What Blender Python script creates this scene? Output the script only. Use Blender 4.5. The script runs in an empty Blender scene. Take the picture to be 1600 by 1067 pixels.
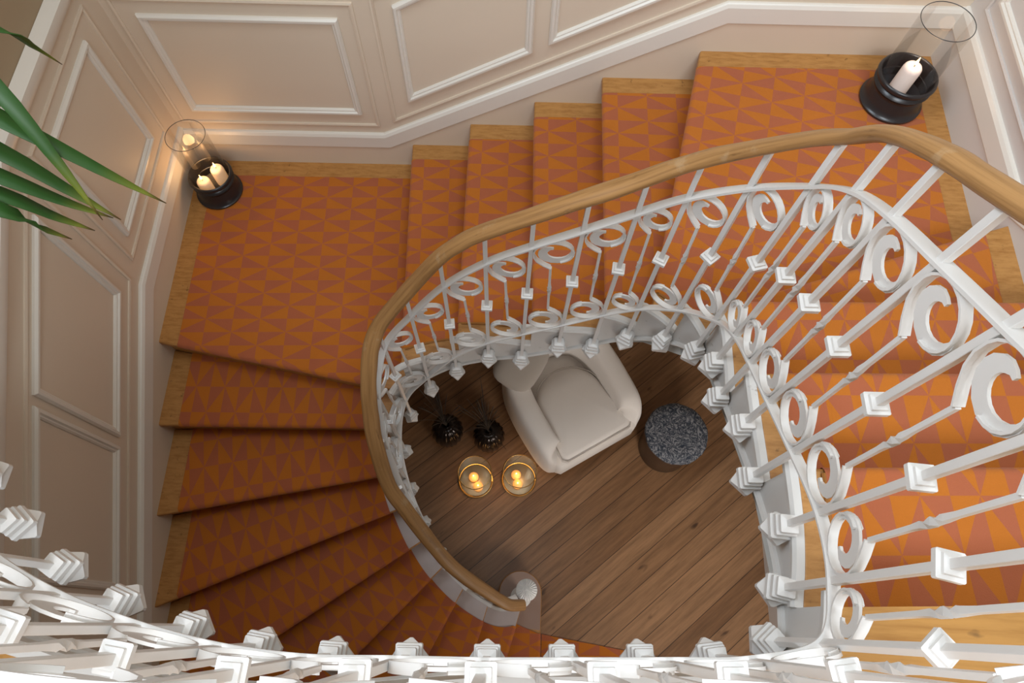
import bpy, bmesh, math, random
from mathutils import Vector, Matrix
random.seed(7)
C = bpy.context.scene.collection
sc = bpy.context.scene
PI = math.pi

# ------------------------------------------------------------------ camera, light, exposure
CAMZ = 5.1114
cd = bpy.data.cameras.new('camera'); cam = bpy.data.objects.new('camera', cd); C.objects.link(cam)
cd.sensor_width = 36.0; cd.lens = 1070.04 / 1600 * 36.0; cd.clip_start = 0.02
cam.location = (0, 0, CAMZ)
cam.matrix_world = Matrix.Translation((0, 0, CAMZ)) @ Matrix.Rotation(0.394657, 4, 'X') @ Matrix.Rotation(0.052371, 4, 'Z')
sc.camera = cam
w = bpy.data.worlds.new('world'); sc.world = w; w.use_nodes = True
w.node_tree.nodes['Background'].inputs[0].default_value = (1.0, 0.90, 0.80, 1)
w.node_tree.nodes['Background'].inputs[1].default_value = 0.18
sc.view_settings.view_transform = 'Standard'; sc.view_settings.look = 'None'
sc.view_settings.exposure = -0.12; sc.view_settings.gamma = 1.0
try: sc.view_settings.use_curve_mapping = False
except Exception: pass

def area(name, loc, target, sx, sy, power, col):
    l = bpy.data.lights.new(name, 'AREA'); l.shape = 'RECTANGLE'; l.size = sx; l.size_y = sy
    l.energy = power; l.color = col
    o = bpy.data.objects.new(name, l); C.objects.link(o); o.location = loc
    d = Vector(target) - Vector(loc); o.rotation_euler = d.to_track_quat('-Z', 'Y').to_euler()
    return o
area('window_daylight', (0.5, -2.9, 7.3), (0.4, 1.5, 2.6), 2.2, 1.6, 265, (0.86, 0.93, 1.0))
area('overhead_fill', (0.9, 1.1, 6.8), (0.9, 1.1, 0), 1.2, 1.2, 44, (0.80, 0.92, 1.0))  # added overhead fill for soft shade at the risers, no real roof opening
area('ceiling_lamp', (-0.9, 1.0, 7.0), (-0.9, 1.0, 0.0), 0.7, 0.7, 9, (1.0, 0.70, 0.40))
sw_ = area('side_window_daylight', (-1.6, .8, 6.1), (1.7, 1.0, 3.8), 1.6, 1.3, 58, (0.76, 0.88, 1.0)); sw_.data.spread = math.radians(125)
hw_ = area('hall_window_daylight', (1.35, -1.1, 1.7), (1.1, 1.7, .3), .8, 1.2, 20, (1.0, 0.95, 0.90)); hw_.data.spread = math.radians(105)
def point(name, loc, power, col, r=0.02):
    l = bpy.data.lights.new(name, 'POINT'); l.energy = power; l.color = col; l.shadow_soft_size = r
    o = bpy.data.objects.new(name, l); C.objects.link(o); o.location = loc

# ------------------------------------------------------------------ materials
def mat(name, base=(.8, .8, .8), rough=.5, metal=0.0, spec=.5):
    m = bpy.data.materials.new(name); m.use_nodes = True
    b = m.node_tree.nodes['Principled BSDF']
    b.inputs['Base Color'].default_value = (*base, 1); b.inputs['Roughness'].default_value = rough
    b.inputs['Metallic'].default_value = metal
    b.inputs['Specular IOR Level'].default_value = spec
    return m
class NB:
    def __init__(s, m): s.t = m.node_tree; s.n = s.t.nodes; s.l = s.t.links; s.b = s.n['Principled BSDF']
    def new(s, k, **p):
        o = s.n.new(k)
        for a, v in p.items(): setattr(o, a, v)
        return o
    def math(s, op, a, b=None):
        o = s.new('ShaderNodeMath', operation=op)
        for i, v in enumerate((a, b)):
            if v is None: continue
            if isinstance(v, (int, float)): o.inputs[i].default_value = v
            else: s.l.new(v, o.inputs[i])
        return o.outputs[0]
    def mix(s, f, a, b):
        o = s.new('ShaderNodeMix', data_type='RGBA')
        for i, v in ((0, f), (6, a), (7, b)):
            if isinstance(v, (int, float)): o.inputs[i].default_value = v
            elif isinstance(v, tuple): o.inputs[i].default_value = (*v, 1)
            else: s.l.new(v, o.inputs[i])
        return o.outputs[2]
    def coord(s, scale=(1, 1, 1), rot=(0, 0, 0), kind='Object', loc=(0, 0, 0)):
        c = s.new('ShaderNodeTexCoord'); m = s.new('ShaderNodeMapping')
        m.inputs['Scale'].default_value = scale; m.inputs['Rotation'].default_value = rot; m.inputs['Location'].default_value = loc
        if rot != (0, 0, 0):
            r = s.new('ShaderNodeMapping'); r.inputs['Rotation'].default_value = rot; m.inputs['Rotation'].default_value = (0, 0, 0)
            s.l.new(c.outputs[kind], r.inputs[0]); s.l.new(r.outputs[0], m.inputs[0]); return m.outputs[0]
        s.l.new(c.outputs[kind], m.inputs[0]); return m.outputs[0]
    def noise(s, vec, scale, detail=4, rough=.55):
        o = s.new('ShaderNodeTexNoise'); o.inputs['Scale'].default_value = scale; o.inputs['Detail'].default_value = detail
        o.inputs['Roughness'].default_value = rough; s.l.new(vec, o.inputs['Vector']); return o.outputs['Fac']
    def ramp(s, f, pts):
        o = s.new('ShaderNodeValToRGB'); e = o.color_ramp.elements
        while len(e) < len(pts): e.new(0.5)
        for i, (p, c) in enumerate(pts): e[i].position = p; e[i].color = (*c, 1) if len(c) == 3 else c
        s.l.new(f, o.inputs[0]); return o.outputs[0]
    def bump(s, h, strength=.2, dist=.01):
        o = s.new('ShaderNodeBump'); o.inputs['Strength'].default_value = strength; o.inputs['Distance'].default_value = dist
        s.l.new(h, o.inputs['Height']); s.l.new(o.outputs[0], s.b.inputs['Normal'])

def m_carpet():
    m = mat('woven_carpet', rough=.95, spec=.15); g = NB(m)
    uv = g.new('ShaderNodeUVMap'); sp = g.new('ShaderNodeSeparateXYZ'); g.l.new(uv.outputs[0], sp.inputs[0])
    u, v = sp.outputs[0], sp.outputs[1]
    fu, fv = g.math('FRACT', u), g.math('FRACT', v)
    pu = g.math('FLOORED_MODULO', g.math('FLOOR', u), 2); pv = g.math('FLOORED_MODULO', g.math('FLOOR', v), 2)
    def fold(f, p):   # p ? 1-f : f
        return g.math('ABSOLUTE', g.math('SUBTRACT', p, f))
    a, b = fold(fu, pu), fold(fv, pv)
    gt = g.math('GREATER_THAN', b, a)
    x1 = g.math('ABSOLUTE', g.math('SUBTRACT', pu, pv))
    o = g.math('ABSOLUTE', g.math('SUBTRACT', gt, x1))
    n = g.noise(g.coord((1, 1, 1)), 420, 2)
    nl = g.noise(g.coord((1, 1, 1)), 5, 3)
    c = g.mix(o, (.345, .098, .060), (.465, .145, .014))
    c = g.mix(g.math('MULTIPLY', n, .45), c, (.33, .10, .02))
    c = g.mix(g.math('MULTIPLY', nl, .25), c, (.62, .18, .03))
    g.l.new(c, g.b.inputs['Base Color'])
    g.b.inputs['Sheen Weight'].default_value = .25; g.b.inputs['Sheen Tint'].default_value = (1, .7, .5, 1)
    g.bump(n, .35, .003); return m
def m_wood(name, dark, light, knot, scale=(2, 22, 22), rough=.45, worn=None, kind='Object', rot=(0, 0, 0)):
    m = mat(name, rough=rough, spec=.4); g = NB(m)
    vec = g.coord(scale, rot=rot, kind=kind)
    n = g.noise(vec, 1.6, 8, .65)
    c = g.ramp(n, [(.25, dark), (.55, light), (.8, tuple(min(1, x * 1.12) for x in light))])
    k = g.noise(g.coord((scale[0] * 2.2, scale[1] * .45, scale[2] * .45), rot=rot, kind=kind), 2.0, 3)
    kk = g.ramp(k, [(.66, (0, 0, 0)), (.74, (1, 1, 1))])
    c = g.mix(g.math('MULTIPLY', kk, .55), c, knot)
    if worn:
        wn = g.ramp(g.noise(g.coord((6, 6, 6)), 1.7, 6, .7), [(.6, (0, 0, 0)), (.68, (1, 1, 1))])
        c = g.mix(g.math('MULTIPLY', wn, .28), c, worn)
    g.l.new(c, g.b.inputs['Base Color']); g.bump(n, .15, .004); return m
def m_floor():
    m = mat('floorboards', rough=.42, spec=.35); g = NB(m)
    vec = g.coord((1, 1, 1), rot=(0, 0, -math.radians(41)))
    br = g.new('ShaderNodeTexBrick'); br.offset = .37; br.inputs['Scale'].default_value = 1
    br.inputs['Brick Width'].default_value = 4.6; br.inputs['Row Height'].default_value = .138
    br.inputs['Mortar Size'].default_value = .0022; br.inputs['Mortar Smooth'].default_value = .3
    br.inputs['Color1'].default_value = (.225, .112, .050, 1); br.inputs['Color2'].default_value = (.37, .200, .098, 1)
    br.inputs['Mortar'].default_value = (.02, .010, .005, 1)
    g.l.new(vec, br.inputs['Vector'])
    v2 = g.coord((1.2, 16, 1), rot=(0, 0, -math.radians(41)))
    n = g.noise(v2, 1.8, 8, .7)
    st = g.ramp(n, [(.3, (.35, .35, .35)), (.62, (1, 1, 1))])
    mm = g.new('ShaderNodeMix', data_type='RGBA', blend_type='MULTIPLY'); mm.inputs[0].default_value = .75
    g.l.new(br.outputs['Color'], mm.inputs[6]); g.l.new(st, mm.inputs[7])
    k = g.ramp(g.noise(g.coord((2.4, 7, 1), rot=(0, 0, -math.radians(41))), 1.5, 2), [(.69, (0, 0, 0)), (.75, (1, 1, 1))])
    c = g.mix(g.math('MULTIPLY', k, .8), mm.outputs[2], (.030, .014, .008))
    g.l.new(c, g.b.inputs['Base Color']); g.bump(n, .2, .004); return m
def m_paint(name, col, rough=.45, var=.08, scale=3, chip=None):
    m = mat(name, col, rough); g = NB(m)
    n = g.noise(g.coord(), scale, 4)
    c = g.mix(g.math('MULTIPLY', n, var * 2), col, tuple(x * .78 for x in col))
    if chip:
        r = g.ramp(g.noise(g.coord(), 26, 5, .7), [(.66, (0, 0, 0)), (.70, (1, 1, 1))])
        c = g.mix(g.math('MULTIPLY', r, .6), c, chip)
    g.l.new(c, g.b.inputs['Base Color']); g.bump(g.noise(g.coord(), 60, 2), .08, .002); return m
def m_glass():
    m = bpy.data.materials.new('clear_glass'); m.use_nodes = True; t = m.node_tree; t.nodes.clear()
    o = t.nodes.new('ShaderNodeOutputMaterial'); mx = t.nodes.new('ShaderNodeMixShader')
    tr = t.nodes.new('ShaderNodeBsdfTransparent'); tr.inputs[0].default_value = (.945, .94, .93, 1)
    gl = t.nodes.new('ShaderNodeBsdfGlossy'); gl.inputs['Roughness'].default_value = .02; gl.inputs[0].default_value = (1, 1, 1, 1)
    lw = t.nodes.new('ShaderNodeLayerWeight'); lw.inputs[0].default_value = .22
    mt = t.nodes.new('ShaderNodeMath'); mt.operation = 'MULTIPLY'; mt.inputs[1].default_value = .32
    t.links.new(lw.outputs['Fresnel'], mt.inputs[0]); t.links.new(mt.outputs[0], mx.inputs[0])
    t.links.new(tr.outputs[0], mx.inputs[1]); t.links.new(gl.outputs[0], mx.inputs[2]); t.links.new(mx.outputs[0], o.inputs[0])
    return m
def m_emit(name, col, s, base=(.9, .7, .5)):
    m = mat(name, base, .6); b = m.node_tree.nodes['Principled BSDF']
    b.inputs['Emission Color'].default_value = (*col, 1); b.inputs['Emission Strength'].default_value = s; return m
def m_fabric(name, col):
    m = mat(name, col, .9, spec=.2); g = NB(m)
    wv = g.noise(g.coord(), 260, 2); n = g.noise(g.coord(), 6, 3)
    g.l.new(g.mix(g.math('MULTIPLY', n, .25), col, tuple(x * .8 for x in col)), g.b.inputs['Base Color'])
    g.b.inputs['Sheen Weight'].default_value = .2
    g.bump(wv, .2, .002); return m
def m_leaf():
    m = mat('palm_leaf', (.03, .12, .01), .5); g = NB(m)
    uv = g.new('ShaderNodeUVMap'); sp = g.new('ShaderNodeSeparateXYZ'); g.l.new(uv.outputs[0], sp.inputs[0])
    c = g.ramp(sp.outputs[1], [(0.0, (.010, .050, .005)), (.72, (.013, .060, .006)), (.9, (.16, .17, .012)), (.97, (.10, .045, .012))])
    st = g.math('MULTIPLY', g.noise(g.coord((1, 1, 1), kind='UV'), 30, 2), .4)
    g.l.new(g.mix(st, c, (.03, .10, .012)), g.b.inputs['Base Color']); return m
def m_fur():
    m = mat('felted_top', (.03, .035, .045), .9, spec=.2); g = NB(m)
    n = g.new('ShaderNodeTexNoise'); n.inputs['Scale'].default_value = 17; n.inputs['Detail'].default_value = 6
    n.inputs['Distortion'].default_value = 4.5; g.l.new(g.coord(), n.inputs['Vector'])
    c = g.ramp(n.outputs['Fac'], [(.36, (.03, .038, .055)), (.5, (.085, .09, .105)), (.60, (.26, .26, .27))])
    g.l.new(c, g.b.inputs['Base Color']); g.bump(n.outputs['Fac'], .8, .01); return m

CARPET = m_carpet()
WOOD_T = m_wood('oiled_tread_wood', (.30, .125, .028), (.44, .215, .062), (.10, .04, .012), (9, 40, 9), .42)
WOOD_L = m_wood('landing_wood', (.27, .115, .024), (.42, .21, .055), (.06, .03, .015), (2.2, 26, 9), .42)
WOOD_H = m_wood('handrail_wood', (.20, .095, .030), (.37, .195, .072), (.10, .04, .012), (2.0, 42, 1), .42, worn=(.50, .38, .24), kind='UV')
FLOOR = m_floor()
IRON = m_paint('white_enamel', (.72, .70, .67), .32, .06, 8)
STRG = m_paint('stringer_paint', (.62, .60, .57), .45, .10, 6, chip=(.28, .22, .17))
WALL = m_paint('rose_beige_paint', (.69, .585, .465), .5, .04, 2)
WALLR = m_paint('pale_grey_wall', (.66, .63, .60), .5, .04, 2)  # right wall and plinth: paler and greyer tone than the other walls
WALLUP = m_paint('tan_plaster', (.36, .27, .17), .7, .08, 2)
TRIM = m_paint('cream_trim_paint', (.74, .70, .63), .35, .05, 3)
GREYP = m_paint('worn_grey_step_paint', (.50, .43, .41), .6, .25, 22, chip=(.50, .44, .42))
PLAST = m_paint('soffit_plaster', (.6, .57, .52), .7)
BLACK = m_paint('black_lacquer', (.018, .016, .017), .30, .1, 12)
GLASS = m_glass()
WAX = m_emit('glowing_wax', (1.0, .50, .18), .28, (.85, .72, .58))  # even emission stands in for flame light shining through the wax
WAXW = m_emit('pale_wax', (1.0, .62, .42), .18, (.82, .74, .70))  # weak emission in place of candlelight scattered inside the wax
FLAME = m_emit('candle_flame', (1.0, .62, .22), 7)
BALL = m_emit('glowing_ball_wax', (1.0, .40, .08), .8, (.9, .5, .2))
WICK = mat('charred_wick', (.02, .015, .01), .9)
CURT = m_paint('pinkish_worn_wood', (.30, .19, .14), .5, .25, 9)
BIND = mat('carpet_edge_cord', (.30, .12, .02), .7)
BRASS = mat('polished_brass', (.80, .58, .25), .22, 1.0)
VASE = mat('dark_bronze_glaze', (.030, .022, .018), .16, .55)
STEM = mat('dried_stems', (.07, .052, .034), .9)
STEMD = mat('dark_dried_plumes', (.030, .024, .02), .95)
CREAM = m_fabric('cream_boucle', (.74, .69, .64))
CREAMP = m_fabric('stone_linen', (.44, .39, .34))
PIPING = m_fabric('seam_piping', (.45, .40, .35))
FUR = m_fur()
TBODY = mat('dark_brown_veneer', (.060, .032, .018), .35)
LEAF = m_leaf()
POT = mat('glazed_planter', (.30, .27, .23), .4)
SOIL = mat('potting_soil', (.03, .02, .015), .95)

# ------------------------------------------------------------------ mesh helpers
def link(name, bm, m, parent=None, smooth=True, bevel=0, seg=2, angle=35, recalc=True):
    if recalc: bmesh.ops.recalc_face_normals(bm, faces=bm.faces)
    me = bpy.data.meshes.new(name); bm.to_mesh(me); bm.free()
    for mm in (m if isinstance(m, (list, tuple)) else [m]): me.materials.append(mm)
    o = bpy.data.objects.new(name, me); C.objects.link(o)
    if smooth:
        for p in me.polygons: p.use_smooth = True
        me.set_sharp_from_angle(angle=math.radians(angle))
    if bevel:
        b = o.modifiers.new('bevel', 'BEVEL'); b.width = bevel; b.segments = seg; b.limit_method = 'ANGLE'; b.angle_limit = math.radians(40)
    if parent: o.parent = parent
    return o
def empty(name, loc, label=None, cat=None, group=None):
    o = bpy.data.objects.new(name, None); C.objects.link(o); o.location = loc; o.empty_display_size = .1
    tag(o, label, cat, group); return o
def tag(o, label=None, cat=None, group=None, kind=None):
    if label: o['label'] = label
    if cat: o['category'] = cat
    if group: o['group'] = group
    if kind: o['kind'] = kind
    return o
def box(bm, x0, x1, y0, y1, z0, z1, M=None):
    vs = [bm.verts.new((x, y, z)) for x in (x0, x1) for y in (y0, y1) for z in (z0, z1)]
    if M:
        for v in vs: v.co = M @ v.co
    for f in ((0, 1, 3, 2), (4, 6, 7, 5), (0, 4, 5, 1), (2, 3, 7, 6), (0, 2, 6, 4), (1, 5, 7, 3)): bm.faces.new([vs[i] for i in f])
def prism(bm, poly, z0, z1, uvl=None):
    a = [bm.verts.new((p[0], p[1], z0)) for p in poly]; b = [bm.verts.new((p[0], p[1], z1)) for p in poly]
    n = len(poly)
    bm.faces.new(list(reversed(a))); t = bm.faces.new(b)
    for i in range(n): bm.faces.new((a[i], a[(i + 1) % n], b[(i + 1) % n], b[i]))
    return t
def rings(bm, R, close_ring=True, caps=True, loop=False):
    """skin a list of rings (lists of Vector)"""
    V = [[bm.verts.new(p) for p in r] for r in R]
    n = len(V[0]); k = len(V)
    for i in range(k if loop else k - 1):
        A, B = V[i], V[(i + 1) % k]
        for j in range(n if close_ring else n - 1):
            bm.faces.new((A[j], A[(j + 1) % n], B[(j + 1) % n], B[j]))
    if caps and close_ring and not loop:
        bm.faces.new(list(reversed(V[0]))); bm.faces.new(V[-1])
    return V
def lathe(bm, prof, c=(0, 0, 0), seg=40, flute=None):
    R = []
    for r, z in prof:
        ring = []
        for i in range(seg):
            a = 2 * PI * i / seg; rr = r * (flute(a, z) if flute else 1)
            ring.append(Vector((c[0] + rr * math.cos(a), c[1] + rr * math.sin(a), c[2] + z)))
        R.append(ring)
    rings(bm, R)
def sweep(bm, pts, prof, up=Vector((0, 0, 1)), caps=True, scale=None):
    """sweep a 2D profile (n, u) along 3D pts: n horizontal outward normal, u along 'up' made perpendicular"""
    R = []
    for i, p in enumerate(pts):
        t = (pts[min(i + 1, len(pts) - 1)] - pts[max(i - 1, 0)]).normalized()
        nrm = t.cross(up).normalized() * -1
        u = t.cross(nrm).normalized()
        if u.dot(up) < 0: u = -u
        s = scale[i] if scale else 1
        R.append([p + nrm * a * s + u * b * s for a, b in prof])
    rings(bm, R, caps=caps); bm.verts.index_update()
def oval(a, b, n=12, power=1.0):
    return [(a * math.copysign(abs(math.cos(2 * PI * i / n)) ** power, math.cos(2 * PI * i / n)),
             b * math.copysign(abs(math.sin(2 * PI * i / n)) ** power, math.sin(2 * PI * i / n))) for i in range(n)]
def tube(bm, pts, r, n=6):
    pts = [Vector(p) for p in pts]; R = []
    for i, p in enumerate(pts):
        t = (pts[min(i + 1, len(pts) - 1)] - pts[max(i - 1, 0)]).normalized()
        a = t.orthogonal().normalized() if i == 0 else (a - t * a.dot(t)).normalized()
        b = t.cross(a); rr = r[i] if isinstance(r, (list, tuple)) else r
        R.append([p + (a * math.cos(2 * PI * j / n) + b * math.sin(2 * PI * j / n)) * rr for j in range(n)])
    rings(bm, R)

# ------------------------------------------------------------------ plan of the stair: railing path (x, y, z of the finial line), uphill order
BARS = [[0.15, 0.19, 0.04], [0.03, 0.132, 0.2], [-0.12, 0.19, 0.37], [-0.255, 0.285, 0.545], [-0.375, 0.41, 0.72], [-0.475, 0.565, 0.882], [-0.552, 0.735, 1.044], [-0.588, 0.92, 1.224], [-0.552, 1.087, 1.403], [-0.42, 1.158, 1.602], [-0.274, 1.196, 1.809], [-0.11, 1.205, 1.993], [0.049, 1.197, 2.137], [0.212, 1.197, 2.256], [0.365, 1.195, 2.375], [0.484, 1.163, 2.513], [0.596, 1.082, 2.685], [0.664, 0.959, 2.871], [0.672, 0.839, 3.022], [0.671, 0.713, 3.127], [0.677, 0.57, 3.216], [0.685, 0.417, 3.308], [0.686, 0.26, 3.404], [0.669, 0.116, 3.461], [0.633, -0.001, 3.463], [0.496, -0.041, 3.455], [0.335, -0.052, 3.455], [0.153, -0.061, 3.455], [-0.019, -0.069, 3.455], [-0.195, -0.074, 3.455], [-0.366, -0.079, 3.455], [-0.532, -0.067, 3.455], [-0.694, -0.037, 3.455], [-0.864, 0.011, 3.455], [-1.017, 0.079, 3.455], [-1.154, 0.172, 3.455], [-1.274, 0.287, 3.455], [-1.38, 0.42, 3.455]]
POFF = [0.0, 0.0, 0.0, 0.0, 0.0, 0.0, 0.0, 0.0, -0.011, 0.076, 0.068, 0.065, -0.061, 0.009, -0.099, -0.041, -0.028, -0.011, 0.028, -0.058, 0.035, -0.056, 0.042, -0.028, -0.023, -0.013, -0.03, -0.02, -0.016, 0.01, 0.01, 0.01, 0.01, 0.01, 0.01, .01, .01, .01]
HAND = [[0.135, 0.113, 1.17], [0.062, 0.107, 1.257], [0.0, 0.13, 1.323], [-0.064, 0.162, 1.391], [-0.161, 0.212, 1.512], [-0.254, 0.274, 1.626], [-0.35, 0.368, 1.758], [-0.452, 0.479, 1.892], [-0.525, 0.568, 1.988], [-0.582, 0.727, 2.134], [-0.596, 0.814, 2.22], [-0.600, 0.888, 2.31], [-0.594, 0.967, 2.40], [-0.577, 1.04, 2.49], [-0.541, 1.103, 2.56], [-0.475, 1.144, 2.655], [-0.387, 1.176, 2.79], [-0.277, 1.201, 2.965], [-0.193, 1.208, 3.068], [-0.121, 1.208, 3.138], [0.03, 1.199, 3.26], [0.171, 1.198, 3.363], [0.303, 1.198, 3.455], [0.415, 1.185, 3.561], [0.494, 1.159, 3.651], [0.563, 1.112, 3.75], [0.635, 1.023, 3.904], [0.666, 0.952, 4.001], [0.674, 0.894, 4.081], [0.674, 0.833, 4.145], [0.672, 0.765, 4.203], [0.673, 0.707, 4.247], [0.676, 0.640, 4.29], [0.679, 0.558, 4.344], [.685, .417, 4.44], [.686, .26, 4.53], [.669, .116, 4.58], [.633, .0, 4.585], [.50, -.045, 4.58], [.335, -.056, 4.58], [.153, -.065, 4.58], [-.019, -.073, 4.58], [-.195, -.078, 4.58], [-.366, -.083, 4.58], [-.532, -.071, 4.58], [-.694, -.041, 4.58], [-.864, .007, 4.58], [-1.017, .075, 4.58], [-1.154, .168, 4.58], [-1.274, .283, 4.58], [-1.38, .42, 4.58]]
NB_ = len(BARS)
HL, HC, HU, HT = .210, .590, .950, 1.077
def crv(P, t):
    i = max(0, min(int(math.floor(t)), len(P) - 2)); f = t - i
    g = lambda k: Vector(P[k]) if 0 <= k < len(P) else (2 * Vector(P[0]) - Vector(P[1]) if k < 0 else 2 * Vector(P[-1]) - Vector(P[-2]))
    a, b, c, d = g(i - 1), g(i), g(i + 1), g(i + 2)
    return .5 * ((2 * b) + (-a + c) * f + (2 * a - 5 * b + 4 * c - d) * f * f + (-a + 3 * b - 3 * c + d) * f ** 3)
def path(t): return crv(BARS, t)
def tang(t):
    d = crv(BARS, min(t + .04, NB_ - 1)) - crv(BARS, max(t - .04, 0)); d.z = 0; return d.normalized()
def norm(t): d = tang(t); return Vector((-d.y, d.x, 0))      # away from the stair well
_TAB = [(k / 40, path(k / 40), norm(k / 40)) for k in range(0, (NB_ - 1) * 40 + 1)]
def inner(t, d): p = path(t) + norm(t) * d; return (p.x, p.y)

R = .18
def lev(n): return (20 + n) * R
# nosing lines: level -> (point near the well, point near the wall)
NOS = {-19: ((.288, -.031), (.292, -.30)), -18: ((.117, -.007), (.060, -.215)), -17: ((-.084, .035), (-.148, -.215)), -16: ((-.248, .132), (-.408, -.20)),
       -15: ((-.389, .245), (-.796, -.208)), -14: ((-.516, .378), (-1.187, -.11)), -13: ((-.612, .552), (-1.798, -.002)), -12: ((-.673, .71), (-1.825, .439)),
       -11: ((-.745, .924), (-1.848, .878)), -10: ((-.769, 1.108), (-1.854, 1.276)), -9: ((-.54, 1.25), (-.615, 2.484)), -8: ((-.258, 1.308), (-.285, 2.496)),
       -7: ((.085, 1.315), (.05, 2.509)), -6: ((.385, 1.329), (.374, 2.52)), -5: ((.571, 1.332), (.809, 2.531)), -4: ((.70, 1.085), (1.903, 1.527)),
       -3: ((.865, 1.048), (1.699, 1.093)), -2: ((.829, .726), (1.494, .760)), -1: ((.792, .405), (1.241, .429)), 0: ((.70, .071), (1.029, .089))}
WX_L = lambda y: -1.80 - .035 * y
CL, CR_ = (-1.885, 2.436), (1.908, 2.580)
PERIM = [(1.6, -1.30), (-1.754, -1.30), CL, CR_, (1.908, -3.2)]
def perim(m):
    m = max(m, .003)
    return [(1.6, -1.30 + m), (-1.754 + m, -1.30 + m), (CL[0] + m, CL[1] - m), (CR_[0] - m, CR_[1] - m), (1.908 - m, -3.2)]
def isect(p, d, a, b):
    ex, ey = b[0] - a[0], b[1] - a[1]; den = d[0] * ey - d[1] * ex
    if abs(den) < 1e-9: return None
    t = ((a[0] - p[0]) * ey - (a[1] - p[1]) * ex) / den; s = ((a[0] - p[0]) * d[1] - (a[1] - p[1]) * d[0]) / den
    return t, s
def line(n, shift=0.0):
    a, b = NOS[n]; d = Vector((b[0] - a[0], b[1] - a[1])).normalized()
    up = Vector((d.y, -d.x))          # uphill side of the nosing
    return Vector(a) + up * shift, d, up
def hit_outer(n, shift, m):
    p, d, up = line(n, shift); P = perim(m); best = None; acc = 0
    for i in range(len(P) - 1):
        r = isect(p, d, P[i], P[i + 1]); L = math.dist(P[i], P[i + 1])
        if r and r[0] > 0 and -1e-6 <= r[1] <= 1.000001:
            if best is None or r[0] < best[0]: best = (r[0], i + r[1], p + d * r[0])
    return best[1], (best[2].x, best[2].y)
def hit_inner(n, shift, dd, ref=None):
    p, d, up = line(n, shift); best = None
    for k in range(len(_TAB) - 1):
        A, B = _TAB[k], _TAB[k + 1]
        a = A[1] + A[2] * dd; b = B[1] + B[2] * dd
        if ref is not None and abs(A[0] - ref) > 6: continue
        r = isect(p, d, (a.x, a.y), (b.x, b.y))
        if r and 0 <= r[1] <= 1:
            q = p + d * r[0]; e = abs(r[0]) + (0 if ref is None else abs(A[0] - ref) * .3)
            if best is None or e < best[0]: best = (e, A[0] + r[1] / 40, (q.x, q.y))
    if best is None:
        q = p - d * max(0.0, .17 - dd); return 0.0, (q.x, q.y)
    return best[1], best[2]
TN = {n: hit_inner(n, 0, .045, {-18: .4, -17: 1.5}.get(n))[0] for n in NOS if n > -19}; TN[-19] = 0.0
TS = dict(TN); TS[-3] = 16.95; TS[-4] = 16.1; TS[-5] = 15.1
def tread_poly(n, di, mo, front=0.0, back=.03, steps=10):
    """polygon of step n between its nosing and the next riser; also returns the front edge end points"""
    t0, a = hit_inner(n, front, di, TN[n]); s0, A = hit_outer(n, front, mo)
    t1, b = hit_inner(n + 1, back, di, TN[n + 1]); s1, B = hit_outer(n + 1, back, mo)
    P = [inner(t0 + (t1 - t0) * i / steps, di) for i in range(1, steps)] if t1 > t0 else []
    poly = [a] + P + [b, B]; per = perim(mo)
    k = int(math.floor(s1 - 1e-9))
    while k > s0: poly.append(per[k]); k -= 1
    poly.append(A)
    return poly, a, A

# ------------------------------------------------------------------ setting: walls, floor
def frame(P0, D, N):            # wall-plane frame: s along D, z up, n out of wall
    P0 = Vector(P0); D = Vector(D).normalized(); N = Vector(N).normalized()
    return lambda s, z, n=0.0: P0 + D * s + Vector((0, 0, z)) + N * n
FB = frame((0, 2.507, 0), (1, .038, 0), (.038, -1, 0))          # back wall, s ~ x
FL_ = frame((-1.80, 0, 0), (-.035, 1, 0), (1, .035, 0))        # left wall, s ~ y
FR_ = frame((1.908, 0, 0), (0, 1, 0), (-1, 0, 0))              # right wall, s ~ y
def slab(name, F, s0, s1, zt0, zt1, z0, m, th=.12):
    bm = bmesh.new()
    R_ = [[F(s0, z0, -th), F(s0, z0, 0), F(s0, zt0, 0), F(s0, zt0, -th)], [F(s1, z0, -th), F(s1, z0, 0), F(s1, zt1, 0), F(s1, zt1, -th)]]
    rings(bm, R_); return link(name, bm, m, smooth=False)
def zpoly(pts, s):              # piecewise linear z(s)
    if s <= pts[0][0]: return pts[0][1]
    for (a, za), (b, zb) in zip(pts, pts[1:]):
        if s <= b: return za + (zb - za) * (s - a) / (b - a)
    return pts[-1][1]
def walls(side, F, s0, s1, dado):
    """lower wall to the dado line and the upper wall above it, both following the rake"""
    S = sorted(set([s0, s1] + [p[0] for p in dado if s0 < p[0] < s1]))
    bm = bmesh.new()
    for a, b in zip(S, S[1:]):
        za, zb = zpoly(dado, a), zpoly(dado, b)
        rings(bm, [[F(a, -.02, -.12), F(a, -.02, 0), F(a, za, 0), F(a, za, -.12)], [F(b, -.02, -.12), F(b, -.02, 0), F(b, zb, 0), F(b, zb, -.12)]])
    tag(link('wall_' + side, bm, WALLR if side == 'right' else WALL, smooth=False), kind='structure')
    bm = bmesh.new()
    for a, b in zip(S, S[1:]):
        za, zb = zpoly(dado, a), zpoly(dado, b)
        rings(bm, [[F(a, za, -.12), F(a, za, -.006), F(a, 6.9, -.006), F(a, 6.9, -.12)], [F(b, zb, -.12), F(b, zb, -.006), F(b, 6.9, -.006), F(b, 6.9, -.12)]])
    tag(link('wall_upper_' + side, bm, WALLUP, smooth=False), kind='structure')
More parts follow.
